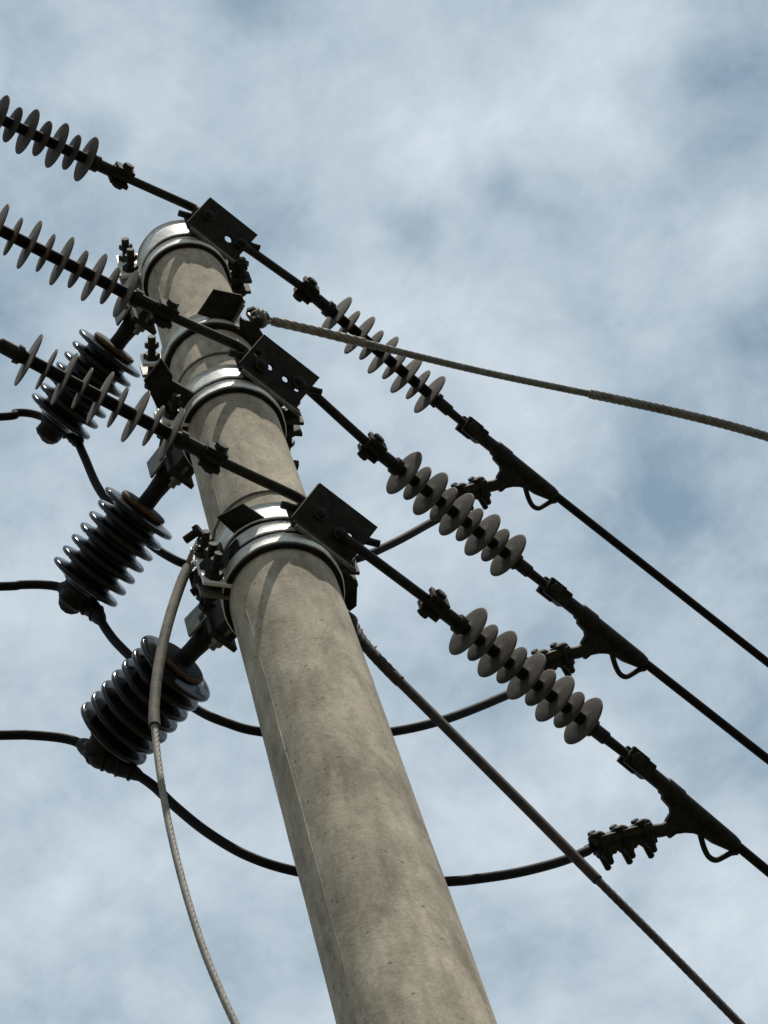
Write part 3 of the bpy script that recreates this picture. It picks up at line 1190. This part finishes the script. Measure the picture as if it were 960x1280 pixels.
# anchor: thimble, shackle, bolt
d0 = (g1p[6] - g1p[0]).normalized()
sd = Vector((0, 0, 1)).cross(d0).normalized()
up = d0.cross(sd)
a = g1p[0] - d0 * 0.008
for k, (ax1, rr, tr) in enumerate(((up, 0.021, 0.0055), (sd, 0.017, 0.005))):
    m = MB()
    m.tube([a + d0 * (rr * 1.25 * cos(2 * pi * j / 20) - 0.012) + ax1 * (rr * sin(2 * pi * j / 20)) for j in range(20)], tr, 8, loop=True)
    m.build('thimble' if k == 0 else 'shackle', M_DULL, G1)
m = MB()
c = a - d0 * 0.024
m.tube([c - up * 0.036, c + up * 0.036], 0.008, 10)
m.hexbolt(c + up * 0.020, up, 0.0155, 0.012)
m.hexbolt(c - up * 0.020, -up, 0.0155, 0.012)
m.build('anchor_bolt', M_DARK, G1)
m = MB()
m.prism([on_level(q, 9.835) for q in ((300, 398), (322, 408), (333, 425), (324, 447), (312, 440), (300, 415))], (0, 0, 0.012))
m.build('anchor_plate', M_DARK, G1, smooth=25)
for k in range(3):
    m = MB()
    ctr = a - d0 * (0.004 + 0.009 * k) + up * 0.004 * (k - 1)
    m.tube([ctr + sd * (0.019 * cos(2 * pi * j / 14)) + up * (0.019 * sin(2 * pi * j / 14)) + d0 * 0.004 * sin(j * 1.3) for j in range(14)], 0.0042, 6, loop=True)
    m.build('wire_wrap', M_GRIP, G1)

# hanging guy: slack tail with a sleeve over its upper part
S2 = Vector((-0.135, -0.075, 8.70))
h2 = az(-97)
n2 = Vector((h2.y, -h2.x, 0))
q2 = [(252, 680), (243, 693), (226, 730), (209, 783), (198, 835), (193, 880), (193, 905), (199, 960), (211, 1030), (229, 1105), (252, 1180), (276, 1240), (300, 1292), (330, 1352)]
g2p = dense(smooth_path([on_plane(q, S2, n2) for q in q2], 8), 520)
low = g2p[-1]
i_end = min(range(len(g2p)), key=lambda i: (g2p[i] - on_plane((193, 908), S2, n2)).length)
i_mid = min(range(len(g2p)), key=lambda i: (g2p[i] - on_plane((226, 730), S2, n2)).length)
G2 = guy('pale guy wire hanging slack from the lowest band, upper part in a grey sleeve', g2p,
         [('strand', i_end - 30, 520, 0.0068, M_GRIP, 6), ('sleeve', i_mid - 18, i_end, 0.0112, M_SLEEVE, 0), ('sleeve_lip', i_end - 9, i_end + 1, 0.0120, M_SLEEVE, 0)])
lp = g2p[i_mid - 14]
top2 = g2p[0]
dd = (top2 - lp).normalized()
sd2 = dd.cross(Vector((0, 0, 1))).normalized()
for s in (-1, 1):
    m = MB()
    m.tube(smooth_path([lp, lp.lerp(top2, 0.4) + sd2 * s * 0.012, top2 + sd2 * s * 0.014, top2 + dd * 0.02 + sd2 * s * 0.006], 6), 0.0058, 10, lobes=5, lobe=0.4, pitch=0.05)
    m.build('eye_leg', M_GRIP, G2)
m = MB()
c = on_level((252, 700), 8.70)
m.box(on_level((258, 706), 8.70), W_R, N_R, (0, 0, 1), 0.035, 0.02, 0.03)
m.box(on_level((275, 705), 8.71), W_R, N_R, (0, 0, 1), 0.03, 0.035, 0.03)
m.build('anchor_block', M_BLACK, G2)
for q, L in (((245, 738), 0.05), ((236, 672), 0.025)):
    m = MB()
    c = on_level(q, 8.70)
    dirv = az(-70)
    m.tube([c + dirv * 0.01, c - dirv * L], 0.009, 10)
    m.hexbolt(c - dirv * 0.018, -dirv, 0.016, 0.012)
    m.build('anchor_bolt', M_BLACK, G2)

# thin stay running down on the far side
S3 = on_level((440, 775), 8.62)
h3 = az(50)
n3 = Vector((h3.y, -h3.x, 0))
q3 = [(437, 772), (452, 800), (480, 832), (530, 882), (600, 952), (670, 1022), (745, 1098), (830, 1183), (925, 1280), (1010, 1368)]
g3p = dense(smooth_path([on_plane(q, S3, n3) for q in q3], 8), 420)
i_a = min(range(420), key=lambda i: (g3p[i] - on_plane((748, 1101), S3, n3)).length)
i_b = min(range(420), key=lambda i: (g3p[i] - on_plane((495, 848), S3, n3)).length)
G3 = guy('brown stay wire running down to the lower corner in front of two jumpers', g3p,
         [('strand', 0, 420, 0.0078, M_GUYD, 6), ('cover', i_b, i_a, 0.0105, M_GUYD, 0), ('grip', 8, i_b + 4, 0.0118, M_GUYD, 5)])
down = (g3p[-1] - g3p[-5]).normalized()
m = MB()
far3 = g3p[-1] + down * ((g3p[-1].z - 0.3) / max(-down.z, 0.05) if down.z < -0.05 else 20)
m.tube([g3p[-1], far3], 0.0078, 10)
m.build('lower_strand', M_GUYD, G3)
m = MB()
c = g3p[0]
d0 = (g3p[8] - g3p[0]).normalized()
sd = Vector((0, 0, 1)).cross(d0).normalized()
upv = d0.cross(sd)
m.tube([c + d0 * (0.02 * cos(2 * pi * j / 16)) + upv * (0.014 * sin(2 * pi * j / 16)) for j in range(16)], 0.0048, 8, loop=True)
m.build('thimble', M_DULL, G3)
for k in range(3):
    m = MB()
    s = g3p[14 + 9 * k]
    e = s + upv * random.uniform(0.016, 0.026) + sd * random.uniform(-0.01, 0.02)
    m.tube([s, s.lerp(e, 0.5) + d0 * 0.004, e - d0 * 0.006], 0.0022, 6)
    m.build('loose_wire_end', M_DULL, G3)
# lower end of the hanging guy goes on down to the ground
m = MB()
dn = (g2p[-1] - g2p[-6]).normalized()
pts = [g2p[-1]]
for k in range(1, 12):
    pts.append(g2p[-1] + dn * 0.25 * k + Vector((0, 0, -0.02 * k * k)))
m.tube([p for p in pts if p.z > 0.05], 0.0068, 12, lobes=6, lobe=0.4, pitch=0.05)
m.build('lower_strand', M_GRIP, G2)
